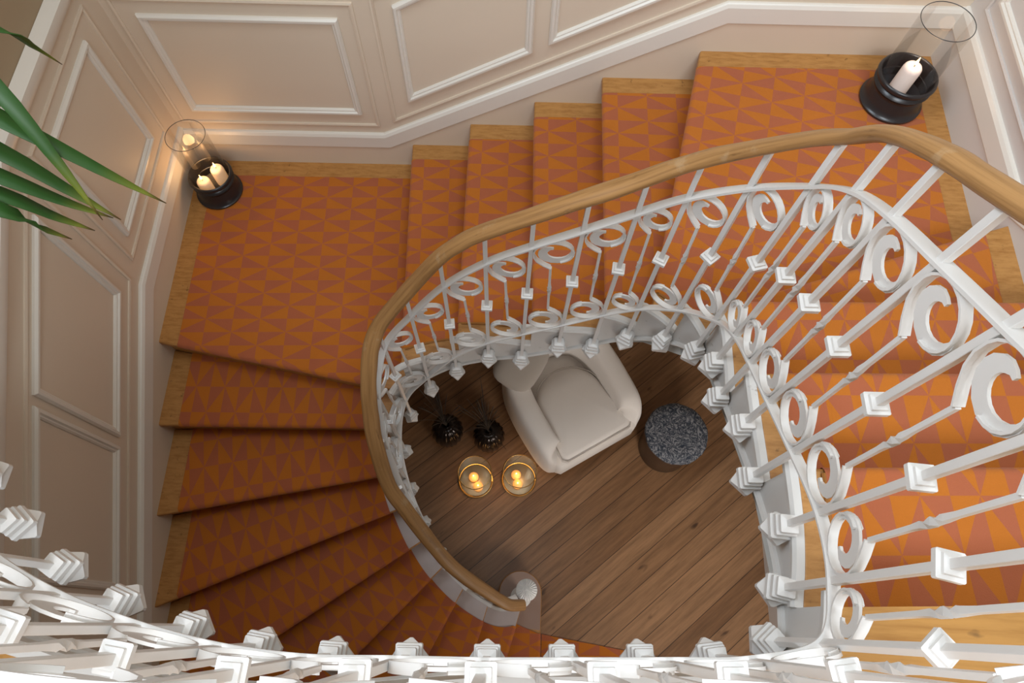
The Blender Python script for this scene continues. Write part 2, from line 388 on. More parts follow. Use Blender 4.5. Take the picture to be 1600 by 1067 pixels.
def mould(bm, F, pts, prof):
    """profile (n out of wall, z across) swept along a polyline in the wall plane with mitred corners"""
    n = len(pts); closed = math.dist(pts[0], pts[-1]) < 1e-6
    P = [Vector(p) for p in (pts[:-1] if closed else pts)]; k = len(P); Rg = []
    for i in range(k):
        a = P[i - 1] if (i > 0 or closed) else None; b = P[(i + 1) % k] if (i < k - 1 or closed) else None
        d1 = (P[i] - a).normalized() if a is not None else None; d2 = (b - P[i]).normalized() if b is not None else None
        if d1 is None: d1 = d2
        if d2 is None: d2 = d1
        m1 = Vector((-d1.y, d1.x)); m2 = Vector((-d2.y, d2.x)); mm = (m1 + m2).normalized(); mm = mm / max(.3, mm.dot(m1))
        Rg.append([F(P[i].x + mm.x * u, P[i].y + mm.y * u, o) for o, u in prof])
    rings(bm, Rg, loop=closed, caps=not closed)
PM = [(-.004, -.024), (.010, -.024), (.020, -.016), (.020, -.006), (.012, 0), (.012, .006), (.006, .012), (-.004, .014)]    # panel moulding
PB = [(-.004, -.009), (.007, -.009), (.010, 0), (.007, .009), (-.004, .009)]                                            # slim bead
def cap_prof(h=.10): return [(-.004, 0), (.024, 0), (.027, .006), (.024, h - .018), (.016, h - .004), (.010, h), (-.004, h)]
def dado_prof(): return [(-.004, 0), (.014, 0), (.018, .02), (.040, .035), (.048, .06), (.048, .085), (.02, .095), (-.004, .10)]
def trims(side, F, s0, s1, lo, plinth_bottom, dado, panels, beads, k0):
    S = [p for p in lo if s0 < p[0] < s1]; L = [(s0, zpoly(lo, s0))] + S + [(s1, zpoly(lo, s1))]
    bm = bmesh.new(); mould(bm, F, L, cap_prof()); tag(link('baseboard_' + side, bm, TRIM, angle=25), kind='structure')
    bm = bmesh.new()
    for (a, za), (b, zb) in zip(L, L[1:]):
        ba, bb = plinth_bottom(a), plinth_bottom(b)
        rings(bm, [[F(a, ba, -.004), F(a, ba, .018), F(a, za + .002, .018), F(a, za + .002, -.004)], [F(b, bb, -.004), F(b, bb, .018), F(b, zb + .002, .018), F(b, zb + .002, -.004)]])
    tag(link('baseboard_plinth_' + side, bm, WALLR if side == 'right' else WALL, smooth=False), kind='structure')
    D = [(s0, zpoly(dado, s0))] + [p for p in dado if s0 < p[0] < s1] + [(s1, zpoly(dado, s1))]
    bm = bmesh.new(); mould(bm, F, D, dado_prof()); tag(link('trim_%d' % k0, bm, TRIM, angle=25), kind='structure')
    for i, q in enumerate(panels):
        bm = bmesh.new(); mould(bm, F, list(q) + [q[0]], PM); tag(link('trim_%d' % (k0 + 1 + i), bm, TRIM, angle=25), kind='structure')
    for i, q in enumerate(beads):
        bm = bmesh.new(); mould(bm, F, q, PB); tag(link('trim_%d' % (k0 + 10 + i), bm, WALLR if side == 'right' else WALL, angle=25), kind='structure')
# back wall
loB = [(-1.9, 1.955), (-.74, 1.955), (.882, 2.864), (2.0, 2.864)]
daB = [(-1.9, 3.04), (-.74, 3.04), (.882, 3.95), (2.0, 3.95)]
walls('back', FB, -2.02, 2.03, daB)
def para(x0, x1, zb, zt, k): return [(x0, zb), (x1, zb + k * (x1 - x0)), (x1, zt + k * (x1 - x0)), (x0, zt)]
kb = .562
trims('back', FB, -1.885, 1.908, loB, lambda s: 0.0, daB,
      [para(-1.73, -.88, 2.23, 2.80, 0), para(-.58, .0, 2.345, 2.886, kb), para(.12, .72, 2.745, 3.29, kb), para(1.0, 1.78, 3.14, 3.70, 0)],
      [[(-.785, 2.9), (-.785, 2.118), (-1.84, 2.118), (-1.84, 2.9), (-.785, 2.9)],
       [(-.69, 2.93), (-.69, 2.158), (.80, 2.995), (.80, 3.78), (-.69, 2.93)], [(.92, 3.85), (.92, 3.03), (1.86, 3.03), (1.86, 3.85), (.92, 3.85)]], 1)
# left wall
kl = .45
loL = [(-1.3, .715), (1.49, 1.97), (2.5, 1.97)]
daL = [(-1.3, 1.88), (1.45, 3.05), (2.5, 3.03)]
walls('left', FL_, -3.25, 2.44, [(-3.3, 4.75), (-1.31, 4.75), (-1.30, 1.88), (1.45, 3.05), (2.5, 3.03)])
trims('left', FL_, -1.3, 2.436, loL, lambda s: 0.0, daL,
      [para(1.645, 2.175, 2.29, 2.87, 0), para(.755, 1.335, 1.972, 2.56, kl), para(.09, .67, 1.672, 2.26, kl), para(-.58, .0, 1.37, 1.96, kl)],
      [[(1.55, 2.96), (1.55, 2.18), (2.31, 2.18), (2.31, 2.96), (1.55, 2.96)],
       [(-1.2, .96), (1.45, 2.155), (1.45, 2.94), (-1.2, 1.74), (-1.2, .96)]], 21)
# right wall (rake rises towards the top floor)
loR = [(-3.2, 3.76), (.02, 3.76), (1.60, 2.87), (2.6, 2.87)]
daR = [(-3.2, 4.86), (.02, 4.86), (1.60, 3.97), (2.6, 3.97)]
walls('right', FR_, -3.2, 2.59, daR)
trims('right', FR_, -3.2, 2.578, loR, lambda s: 0.0, daR,
      [[(1.72, 3.14), (2.40, 3.14), (2.40, 3.72), (1.72, 3.72)], para(.9, 1.5, 3.55, 4.1, -.563), para(.1, .7, 4.0, 4.55, -.563), para(-1.2, -.1, 4.03, 4.6, 0)],
      [[(1.62, 3.83), (1.62, 3.045), (2.47, 3.045), (2.47, 3.83), (1.62, 3.83)]], 41)
# front walls: below the landing and behind the camera
bm = bmesh.new(); box(bm, -1.76, 1.9, -1.42, -1.30, -.02, 3.30); tag(link('wall_front', bm, WALL, smooth=False), kind='structure')
bm = bmesh.new(); box(bm, -1.75, 1.95, -3.32, -3.2, 3.6, 6.9); tag(link('wall_front_upper', bm, WALLUP, smooth=False), kind='structure')
bm = bmesh.new(); box(bm, -2.0, 2.05, -1.42, 2.72, -.06, 0.0); tag(link('floor', bm, FLOOR, smooth=False), kind='structure')
# top landing
S0 = hit_inner(0, 0, .045); W0 = hit_outer(0, 0, 0)
def lo_(t): return .045 + .10 * max(0.0, min(1.0, (t - 28) / 6)) + .05 * max(0.0, min(1.0, (t - 33) / 3))
poly = [S0[1]] + [inner(S0[0] + (NB_ - 1 - S0[0]) * i / 90, lo_(S0[0] + (NB_ - 1 - S0[0]) * i / 90)) for i in range(1, 91)] + [(-1.815, .62), (-1.69, -3.2), (1.908, -3.2), W0[1]]
bm = bmesh.new(); prism(bm, poly, 3.46, 3.6); tag(link('floor_landing', bm, WOOD_L, smooth=False), kind='structure')

# ------------------------------------------------------------------ the staircase
stair = empty('staircase', (0, 0, 0), 'winding staircase of ochre wood treads with white stringer, climbing round the stair well', 'staircase')
for n in range(-19, 0):
    poly, a, A = tread_poly(n, .04, .0, front=0.0, back=.03)
    z = lev(n)
    if n == -19:      # curtail step, rounded under the newel
        cx, cy, rr = .145, .215, .145
        arc = [(cx + rr * math.cos(t), cy + rr * math.sin(t)) for t in [math.radians(x) for x in range(0, 190, 12)]]
        p0, d, up = line(-19); sB, B = hit_outer(-18, .03, 0); sA, A = hit_outer(-19, 0, 0)
        poly = [(.290, .0), (.290, .20)] + arc + [(-.01, .02), (.06, -.1), B]
        poly = [(.290, -.05)] + [(.290, .2)] + arc + [B, A]
    bm = bmesh.new(); prism(bm, poly, z - .038, z)
    link('tread', bm, WOOD_T, stair, smooth=False, bevel=.008, seg=2)
    # riser under the nosing
    bm = bmesh.new()
    t0, ri = hit_inner(n, .030, .05, TN[n]) if n > -19 else (0, (.26, -.02)); s0, ro = hit_outer(n, .030, 0.0)
    t1, ri2 = hit_inner(n, .045, .05, TN[n]) if n > -19 else (0, (.245, -.02)); s1, ro2 = hit_outer(n, .045, 0.0)
    prism(bm, [ri, ro, ro2, ri2], z - R, z - .036)
    if n == -19:
        prism(bm, [(cx + (rr - .025) * math.cos(t), cy + (rr - .025) * math.sin(t)) for t in [2 * PI * k / 24 for k in range(24)]], 0, z - .036)
        prism(bm, [(.262, -.03), (.262, .2), (.03, .2), (.03, -.03)], 0, z - .036)
    link('riser', bm, GREYP if n < -13 else WOOD_T, stair, smooth=False)
    if n <= -13:      # painted end of the lower steps between carpet and string
        q, _, _ = tread_poly(n, .05, .0, front=.004, back=.028)
        k = 10
        if n == -19:
            q = [(.286, -.01), (.286, .2)] + [(cx + (rr - .006) * math.cos(t), cy + (rr - .006) * math.sin(t)) for t in [math.radians(x) for x in range(0, 186, 12)]] + [(.0, .05), (.12, .0)]
        else:
            ta, _ = hit_inner(n, .004, .042, TN[n]); tb, _ = hit_inner(n + 1, .03, .042, TN[n + 1])
            tc, _ = hit_inner(n, .004, .16, TN[n]); td, _ = hit_inner(n + 1, .03, .16, TN[n + 1])
            q = [inner(ta + (tb - ta) * i / k, .042) for i in range(k + 1)] + [inner(td + (tc - td) * i / k, .16) for i in range(k + 1)]
        bm = bmesh.new(); prism(bm, q, z - .002, z + .0025); link('painted_step_end', bm, CURT if n == -19 else GREYP, stair, smooth=False)
# top nosing riser
bm = bmesh.new(); _, ri = hit_inner(0, .030, .05); _, ro = hit_outer(0, .030, 0); _, ri2 = hit_inner(0, .045, .05); _, ro2 = hit_outer(0, .045, 0)
prism(bm, [ri, ro, ro2, ri2], 3.42, 3.58); link('riser', bm, WOOD_T, stair, smooth=False)
# string: fascia with stepped top and smooth lower edge, white nosing strip along each step end
ctrl = [(TS[n], lev(n)) for n in range(-19, 1)] + [(NB_ - 1.0, 3.6)]
ctrl[0] = (0.0, .18)
def sdrop(t): return .325 - .075 * max(0.0, min(1.0, (t - 15) / 3.5)) - .115 * max(0.0, min(1.0, (t - 23.5) / 2))
def zsm(t):
    s = 0; wsum = 0
    for k in range(-4, 5):
        wgt = 5 - abs(k); s += wgt * zpoly(ctrl, t + k * .22); wsum += wgt
    return s / wsum
for n in range(-18, 1):
    ta = TS[n]; tb = TS[n + 1] if n < 0 else NB_ - 1.0
    steps = max(4, int((tb - ta) * 8)); bm = bmesh.new(); Rg = []
    for i in range(steps + 1):
        t = ta + (tb - ta) * i / steps; zt = lev(n) - .006; zb = max(.0, zsm(t) - sdrop(t))
        a = inner(t, lo_(t) - .015); b = inner(t, lo_(t) + .005)
        Rg.append([Vector((*a, zb)), Vector((*b, zb)), Vector((*b, zt)), Vector((*a, zt))])
    rings(bm, Rg); link('string_fascia', bm, STRG, stair, smooth=True, angle=40)
    # strip runs a little past the nosing and tucks under the next step
    t0 = ta - .22 * (1 if n > -10 else .5); t1 = tb
    pts = []
    m_ = max(6, int((t1 - t0) * 8))
    for i in range(m_ + 1):
        t = t0 + (t1 - t0) * i / m_; q = inner(t, lo_(t) - .011); pts.append(Vector((*q, lev(n) - .012)))
    bm = bmesh.new(); sweep(bm, pts, [(-.015, -.016), (-.017, .004), (-.010, .014), (.010, .014), (.014, .004), (.012, -.016)]); link('nosing_strip', bm, STRG, stair, smooth=True)
pts = [Vector((*inner(t / 6, lo_(t / 6) - .011), max(.012, zsm(t / 6) - sdrop(t / 6)))) for t in range(6, (NB_ - 1) * 6 + 1)]
bm = bmesh.new(); sweep(bm, pts, oval(.018, .012, 8)); link('string_bead', bm, STRG, stair)
# sloping plaster soffit under the flights
bm = bmesh.new(); Vp = []
for n in range(-18, 1):
    t, a = hit_inner(n, .03, .05, TN[n]); s, b = hit_outer(n, .03, .0); z = lev(n) - .33
    Vp.append((a, b, s, max(z, .0)))
prev = None
for a, b, s, z in Vp:
    cur = (bm.verts.new((*a, z)), bm.verts.new((*b, z)), s, z)
    if prev:
        k = int(math.floor(s - 1e-9)); P = perim(0)
        if k > prev[2]:
            c = bm.verts.new((*P[k], (prev[3] + z) / 2)); bm.faces.new((prev[0], prev[1], c, cur[1], cur[0]))
        else: bm.faces.new((prev[0], prev[1], cur[1], cur[0]))
    prev = cur
link('soffit', bm, PLAST, stair, smooth=False)

# ------------------------------------------------------------------ stair carpet: one fitted runner in step sections
LP, SP = .141, .0757
runner = empty('stair_carpet', (0, 0, 0), 'orange and mauve triangle patterned carpet fitted down the whole staircase', 'carpet')
def uvdir(n):
    if n == -10: n = -9
    p, d, up = line(n); return p, d, up
for n in range(-19, 1):
    z = lev(n) + .009; bm = bmesh.new(); uvl = bm.loops.layers.uv.new('UVMap')
    p0, d, up = uvdir(n); off = (n * 3.37) % 2
    def setuv(f, fn):
        for l in f.loops: l[uvl].uv = fn(l.vert.co)
    flat = lambda co: (((co.x - p0[0]) * up.x + (co.y - p0[1]) * up.y) / LP + off * 0 + .5, ((co.x - p0[0]) * d.x + (co.y - p0[1]) * d.y) / SP)
    front = .018; di, mo = (.110 if n > -12 else .135), .122
    if n < 0:
        if n == -19: 
            sA, A = hit_outer(n, front, mo); sB, B = hit_outer(n + 1, .034, mo); tB, b = hit_inner(n + 1, .034, .11, TN[-18]); a = (.272, -.03)
            poly = [a, b, B] + [A]
        else:
            poly, a, A = tread_poly(n, di, mo, front=front, back=.034)
        vs = [bm.verts.new((x, y, z)) for x, y in poly]; vb = [bm.verts.new((x, y, z - .008)) for x, y in poly]
        f = bm.faces.new(vs); setuv(f, flat)
        for i in range(1, len(poly) - 1):
            g = bm.faces.new((vs[i], vb[i], vb[(i + 1) % len(poly)], vs[(i + 1) % len(poly)])); setuv(g, flat)
    else:
        _, a = hit_inner(0, front, di); _, A = hit_outer(0, front, mo)
    if -9 <= n < 0:
        tq0, _ = hit_inner(n, front - .004, di, TN[n]); tq1, _ = hit_inner(n + 1, .034, di, TN[n + 1]); bq = bmesh.new()
        tube(bq, [(*inner(tq0 + (tq1 - tq0) * k / 10, di - .004), z - .003) for k in range(11)], .0055, 6); link('edge_binding', bq, BIND, runner)
    # rounded nosing and riser, profile (forward distance, drop)
    rN = .021; prof = [(0, 0)] + [(rN * math.sin(k * PI / 12), -rN + rN * math.cos(k * PI / 12)) for k in range(1, 13)] + [(-.022, -.046), (-.026, -.056)] + [(-.026, -R + .002)]
    if n == 0: prof = [(-.010, -.050), (-.026, -.056), (-.026, -R + .002)]
    P_, D_, U_ = line(n, front)
    ax, Ax = Vector(a), Vector(A); M_ = 14; arc = [0]
    for i in range(1, len(prof)): arc.append(arc[-1] + math.dist(prof[i], prof[i - 1]))
    grid = []
    for i, (fw, dz) in enumerate(prof):
        grid.append([bm.verts.new(((ax + (Ax - ax) * j / M_ - U_ * fw).x, (ax + (Ax - ax) * j / M_ - U_ * fw).y, z + dz)) for j in range(M_ + 1)])
    for i in range(len(prof) - 1):
        for j in range(M_):
            f = bm.faces.new((grid[i][j], grid[i][j + 1], grid[i + 1][j + 1], grid[i + 1][j]))
            for l in f.loops:
                ii = i if l.vert in (grid[i][j], grid[i][j + 1]) else i + 1
                q = ax + (Ax - ax) * ((j if l.vert in (grid[i][j], grid[i + 1][j]) else j + 1) / M_)
                base = flat(Vector((q.x, q.y, 0))); l[uvl].uv = (base[0] - arc[ii] / LP, base[1])
    o = link('carpet_step', bm, CARPET, runner, smooth=True, angle=50, recalc=False)
    bmx = bmesh.new(); bmx.from_mesh(o.data); bmesh.ops.recalc_face_normals(bmx, faces=bmx.faces); bmx.to_mesh(o.data); bmx.free()
# hall carpet on the ground floor in front of the first step
bm = bmesh.new(); uvl = bm.loops.layers.uv.new('UVMap')
q = [(.308, -.035), (1.45, -.185), (1.45, -1.22), (.308, -1.22)]
prism(bm, q, .0, .009)
for f in bm.faces:
    for l in f.loops: l[uvl].uv = (l.vert.co.x / LP, l.vert.co.y / SP)
tag(link('hall_carpet', bm, CARPET, smooth=False), 'orange patterned carpet lying on the ground floor in front of the bottom step', 'carpet')

# ------------------------------------------------------------------ balustrade
bal = empty('balustrade', (0, 0, 0), 'white wrought iron scrollwork balustrade with a curving wooden handrail', 'balustrade')
# handrail
HP = []
for i in range((len(HAND) - 1) * 5 + 1): HP.append(crv(HAND, i / 5))
def hz(p):
    best = min(HP, key=lambda q: (q.x - p.x) ** 2 + (q.y - p.y) ** 2); return best
hw = []
for i in range(len(HP)):
    t = i / 5
    base = [(0, .95), (4, 1.08), (8, 1.15), (16, 1.13), (19, 1.02), (22, .98), (25, .88), (27, .82), (31, .86), (60, .86)]
    hw.append(zpoly(base, t) * (1 + .02 * math.sin(t * 2.1) + .015 * math.sin(t * 5.3)))
bm = bmesh.new(); sweep(bm, HP, oval(.031, .020, 16, .85), scale=hw)
uvl = bm.loops.layers.uv.new('UVMap'); bm.verts.ensure_lookup_table(); acc = [0]
for i in range(1, len(HP)): acc.append(acc[-1] + (HP[i] - HP[i - 1]).length)
for f in bm.faces:
    for l in f.loops:
        i, j = divmod(l.vert.index if l.vert.index >= 0 else 0, 16); l[uvl].uv = (acc[min(i, len(acc) - 1)], .12 * abs(j - 8) / 8)
link('handrail', bm, WOOD_H, bal, angle=60)
# flat top and bottom rails
def rail(name, h, wdt, th, t0, t1):
    pts = [path(t0 + (t1 - t0) * i / 300) + Vector((0, 0, h)) for i in range(301)]
    bm = bmesh.new(); sweep(bm, pts, [(-wdt / 2, -th / 2), (-wdt / 2, th * .3), (-wdt / 2 + .004, th / 2), (wdt / 2 - .004, th / 2), (wdt / 2, th * .3), (wdt / 2, -th / 2)])
    link(name, bm, IRON, bal, angle=40)
rail('top_rail', HU, .031, .009, .45, NB_ - 1.0)
rail('bottom_rail', HL, .027, .008, .45, NB_ - 1.0)
def sq(c, a, ch, X, Y):     # square ring with chamfered corners
    pts = []
    for sx, sy in ((1, 1), (-1, 1), (-1, -1), (1, -1)):
        e = [(sx * a, sy * (a - ch)), (sx * (a - ch), sy * a)]
        if sx * sy < 0: e.reverse()
        pts += e
    return [c + X * x + Y * y for x, y in pts]
def loft(bm, c, prof, X, Y):
    rings(bm, [sq(c + Vector((0, 0, z)), a, ch, X, Y) for z, a, ch in prof])
FIN = [(.004, .010, .001), (.0, .021, .002), (-.010, .022, .002), (-.013, .015, .001), (-.018, .015, .001), (-.020, .025, .002), (-.033, .026, .002), (-.036, .019, .001), (-.042, .019, .001),
       (-.044, .030, .003), (-.058, .031, .003), (-.062, .025, .003), (-.066, .027, .004), (-.082, .041, .038), (-.098, .041, .038), (-.108, .026, .022), (-.136, .002, .0008)]
COL = [(-.016, .010, .001), (-.014, .015, .001), (-.008, .016, .001), (-.006, .0225, .002), (.006, .0225, .002), (.008, .016, .001), (.014, .015, .001), (.016, .010, .001)]
BT = .0078
for i in range(1, NB_):
    p = path(i); X = tang(i); Y = norm(i); zt = hz(p).z - .012 - p.z
    bm = bmesh.new(); loft(bm, p, [(POFF[i] - .002, BT, .001), (zt, BT, .001)], X, Y)
    b = link('baluster', bm, IRON, bal, angle=30)
    bm = bmesh.new(); loft(bm, p + Vector((0, 0, HC)), COL, X, Y); link('collar', bm, IRON, b, angle=30)
    bm = bmesh.new(); loft(bm, p + Vector((0, 0, POFF[i])), FIN, X, Y); link('finial', bm, IRON, b, angle=20)
# scroll balusters between the bars
def strap(bm, P, X, Y, pts, w, th, taper=None):
    """flat iron bent in the railing plane; pts are (s, z)"""
    n = len(pts); Rg = []
    for i, (s, z) in enumerate(pts):
        a = pts[max(0, i - 1)]; b = pts[min(n - 1, i + 1)]
        dx, dz = b[0] - a[0], b[1] - a[1]; L = math.hypot(dx, dz) or 1; nx, nz = -dz / L, dx / L
        t2 = (taper[i] if taper else th) / 2
        Rg.append([P + X * (s + nx * k * t2) + Vector((0, 0, z + nz * k * t2)) + Y * (j * w / 2) for k, j in ((1, -1), (1, 1), (-1, 1), (-1, -1))])
    rings(bm, Rg)
def ring_pts(R0, flip):
    """spiral from the bar corner round the ring; second list is the flat leaf inside it"""
    out = [(-.10 * R0, -1.55 * R0), (-.50 * R0, -1.22 * R0), (-.84 * R0, -.84 * R0), (-1.02 * R0, -.42 * R0)]
    for k in range(0, 15):
        a = math.radians(178 - k * 17.5); r = R0 * (1.04 - .010 * k); out.append((r * math.cos(a), r * math.sin(a)))
    leaf = []; wd = []
    for k in range(0, 15):
        a = math.radians(28 - k * 20.5); r = R0 * (.93 - .022 * k - .0012 * k * k); leaf.append((r * math.cos(a), r * math.sin(a)))
        wd.append(R0 * (.05 + .47 * math.sin(PI * min(1, (k + .5) / 15.5)) ** .9 * (1 if k < 13 else .75)))
    if flip: out = [(-x, -z) for x, z in out]; leaf = [(-x, -z) for x, z in leaf]
    return out, leaf, wd
for i in range(0, NB_ - 1):
    t = i + .5; p = path(t); X = tang(t); Y = norm(t)
    g = (Vector(path(i + 1)).to_2d() - Vector(path(i)).to_2d()).length
    if i == 0: continue
    R0 = (g - .020) / 2 * .97; m = (path(t + .1).z - path(t - .1).z) / max(.001, (path(t + .1).to_2d() - path(t - .1).to_2d()).length)
    rt = R0 * math.sqrt(1 + m * m * .8)
    zu = HU - .006 - rt * 1.05; zl = HL + .006 + rt * 1.05
    k_ = rt / R0
    z1, z0 = zu - 1.55 * R0, zl + 1.55 * R0
    su, sl = -.10 * R0, .10 * R0
    # twisted bar
    bm = bmesh.new(); prof = []; N = 26
    for q in range(N + 1):
        f = q / N; z = z0 + (z1 - z0) * f; c = p + X * (sl + (su - sl) * f) + Vector((0, 0, z))
        e = (f - .5) / .15; bl = .0048 * (1 + (.55 * (1 - abs(e)) if abs(e) < 1 else 0)); ang = 0 if f < .42 else (PI if f > .58 else PI * (f - .42) / .16)
        ca, sa = math.cos(ang), math.sin(ang)
        prof.append(sq(c, bl, .0006, X * ca + Y * sa, Y * ca - X * sa))
    rings(bm, prof); sb = link('scroll_baluster', bm, IRON, bal, angle=40)
    for nm, zc, fl in (('upper_scroll', zu, False), ('lower_scroll', zl, True)):
        out, leaf, wd = ring_pts(R0, fl); c = p + Vector((0, 0, zc)); bm = bmesh.new()
        strap(bm, c, X, Y, out, .020, .005); strap(bm, c, X, Y, leaf, .006, .004, wd)
        link(nm, bm, IRON, sb, angle=35)
# newel with fluted round cap
nx, ny = .150, .190
newel = tag(None or empty('newel_post', (nx, ny, .18)), 'white newel post with round fluted cap standing on the bottom step', 'newel post')
bm = bmesh.new(); lathe(bm, [(.068, .001), (.070, .010), (.060, .016), (.045, .024), (.034, .04), (.028, .07), (.022, .10), (.020, .9), (.026, .93), (.020, .95)], seg=32); link('shaft', bm, IRON, newel, angle=40)
bm = bmesh.new(); capp = [(.026, .945, 0), (.048, .957, 0), (.0575, .966, .25), (.0585, .974, .5), (.055, .979, .9), (.047, .984, 1), (.030, .990, 1), (.014, .993, .6), (.003, .994, 0)]
rings(bm, [[Vector((r * math.cos(2 * PI * k / 144), r * math.sin(2 * PI * k / 144), z - am * .0045 * (.5 + .5 * math.cos(24 * 2 * PI * k / 144)))) for k in range(144)] for r, z, am in capp]); link('cap', bm, IRON, newel, angle=50)

# ------------------------------------------------------------------ hurricane lanterns with candles
def lantern(x, y, z, s, label, hg):
    L = empty('hurricane_lantern', (x, y, z), label, 'lantern')
    bm = bmesh.new(); lathe(bm, [(.124, .0), (.128, .006), (.128, .014), (.118, .022), (.112, .05), (.106, .075), (.100, .095), (.112, .105), (.116, .115), (.110, .125), (.104, .130), (.114, .138), (.120, .150), (.116, .162), (.110, .165), (.104, .160), (.102, .05), (.0005, .045)], seg=48)
    o = link('base', bm, BLACK, L, angle=50); o.scale = (s, s, 1)
    bm = bmesh.new(); lathe(bm, [(.099, .047), (.099, hg)], seg=48); bm.faces.ensure_lookup_table()
    for f in [f for f in bm.faces if len(f.verts) > 4]: bm.faces.remove(f)
    o = link('glass_cylinder', bm, GLASS, L, angle=80); o.scale = (s, s, 1)
    bm = bmesh.new(); pts = [Vector((.099 * math.cos(a), .099 * math.sin(a), hg)) for a in [2 * PI * k / 48 for k in range(49)]]
    tube(bm, pts, .0016, 6); o = link('glass_rim', bm, mat('dark_glass_edge', (.05, .05, .05), .2), L, angle=80); o.scale = (s, s, 1)
    return L
def candle(x, y, z, r, h, label, m, group=None):
    c = empty('pillar_candle', (x, y, z), label, 'candle', group)
    bm = bmesh.new(); lathe(bm, [(r * .98, 0), (r, .004), (r, h - .024), (r * .95, h - .014), (r * .82, h - .006), (r * .6, h - .003), (r * .3, h - .006), (.002, h - .008)], seg=28); link('wax', bm, m, c, angle=50)
    bm = bmesh.new(); tube(bm, [(0, 0, h - .013), (.001, 0, h + .006)], .0015, 6); link('wick', bm, WICK, c)
    bm = bmesh.new(); lathe(bm, [(.001, h + .002), (.0045, h + .010), (.0060, h + .016), (.0035, h + .028), (.0006, h + .042)], seg=12); link('flame', bm, FLAME, c)
    return c
lantern(-1.700, 2.205, 1.811, 1.0, 'black hurricane lantern with two lit candles in the corner of the lower landing', .48)
candle(-1.672, 2.243, 1.857, .036, .125, 'glowing candle nearer the back wall inside the lower landing lantern', WAX, None)
candle(-1.738, 2.172, 1.857, .036, .105, 'glowing candle nearer the left wall inside the lower landing lantern', WAX, None)
point('candle_glow_low', (-1.70, 2.20, 2.05), 1.1, (1, .55, .22), .03)
lantern(1.642, 2.270, 2.711, 1.08, 'black hurricane lantern with one pale candle in the corner of the upper landing', .44)
candle(1.640, 2.272, 2.757, .040, .165, 'pale lit candle inside the lantern on the upper landing', WAXW)
point('candle_glow_high', (1.64, 2.27, 2.99), .5, (1, .6, .35), .03)

# ------------------------------------------------------------------ ground floor: glass candle jars, vases, chair, table
def jar(x, y, label):
    J = empty('glass_candle_jar', (x, y, 0), label, 'candle jar')
    bm = bmesh.new(); lathe(bm, [(.118, .012), (.118, .30)], seg=44)
    for f in [f for f in bm.faces if len(f.verts) > 4]: bm.faces.remove(f)
    link('glass_cylinder', bm, GLASS, J, angle=80)
    for nm, z, r, t in (('top_rim', .30, .118, .0035), ('base_rim', .008, .124, .007)):
        bm = bmesh.new(); tube(bm, [(r * math.cos(2 * PI * k / 44), r * math.sin(2 * PI * k / 44), z) for k in range(45)], t, 8); link(nm, bm, BRASS, J)
    bm = bmesh.new(); lathe(bm, [(.114, .010), (.114, .016), (.10, .018), (.001, .018)], seg=44); link('mirror_plate', bm, mat('silvered_plate', (.42, .34, .22), .3, .7), J)
    return J
def ball(x, y, label):
    r = .036; z = .019 + r; bm = bmesh.new(); bmesh.ops.create_uvsphere(bm, u_segments=24, v_segments=14, radius=r)
    b = link('ball_candle', bm, BALL); b.location = (x, y, z); tag(b, label, 'candle')
    bm = bmesh.new(); lathe(bm, [(.001, r), (.0045, r + .008), (.0055, r + .012), (.0006, r + .03)], seg=10); link('flame', bm, FLAME, b)
J1 = (-.214, .992); J2 = (.104, 1.018)
jar(*J1, 'gold rimmed glass candle jar on the floor, left of the pair'); jar(*J2, 'gold rimmed glass candle jar on the floor, nearer the armchair')
ball(J1[0] - .016, J1[1] + .016, 'glowing ball candle at the back of the left glass jar'); ball(J1[0] + .022, J1[1] - .052, 'glowing ball candle at the front of the left glass jar')
ball(J2[0] - .022, J2[1] + .022, 'glowing ball candle at the back of the jar nearer the armchair'); ball(J2[0] - .008, J2[1] - .046, 'glowing ball candle at the front of the jar nearer the armchair')
point('jar_glow_a', (J1[0], J1[1], .14), .35, (1, .55, .2), .04); point('jar_glow_b', (J2[0], J2[1], .14), .35, (1, .55, .2), .04)

def vase(x, y, label, glabel):
    V_ = bmesh.new(); prof = []
    for k in range(0, 17):
        a = PI * k / 16; r = .118 * math.sin(.16 * PI + a * .76) ** .85; prof.append((max(r, .02) if k else .085, .30 * k / 16))
    prof = [(.07, 0), (.092, .01), (.108, .05), (.117, .10), (.121, .15), (.117, .20), (.102, .245), (.075, .278), (.045, .292), (.028, .290), (.024, .300), (.020, .295), (.018, .2), (.001, .19)]
    bm = V_; lathe(bm, prof, seg=120, flute=lambda a, z: 1 - .075 * abs(math.cos(9 * a)) * (1 if .02 < z < .28 else .2))
    v = link('ribbed_vase', bm, VASE, angle=60); v.location = (x, y, 0); tag(v, label, 'vase')
    g = empty('dried_grass_bunch', (x, y, .29), glabel, 'dried grass')
    rnd = random.Random(int(abs(x) * 1000)); bm = bmesh.new(); bm2 = bmesh.new()
    for k in range(26):
        a = rnd.uniform(0, 2 * PI); sp = rnd.uniform(.03, .20) * (1.6 if k % 9 == 0 else 1); h = rnd.uniform(.28, .62)
        pts = [(.012 * math.cos(a) * f * 0 + sp * math.cos(a) * f ** 1.6 - .04 * f, sp * math.sin(a) * f ** 1.6 + .05 * f, -.03 + h * f) for f in [q / 6 for q in range(7)]]
        tube(bm if k % 2 else bm2, pts, [.0022, .002, .0018, .0016, .0022, .003, .0006] if k % 3 else .0014, 5)
    link('stems', bm, STEM, g); link('plumes', bm2, STEMD, g)
vase(-.445, 1.325, 'black ribbed round vase of dried grass farther from the armchair', 'dark dried grass in the vase farther from the armchair')
vase(-.135, 1.300, 'black ribbed round vase of dried grass between jars and armchair', 'dark dried grass in the vase closer to the armchair')

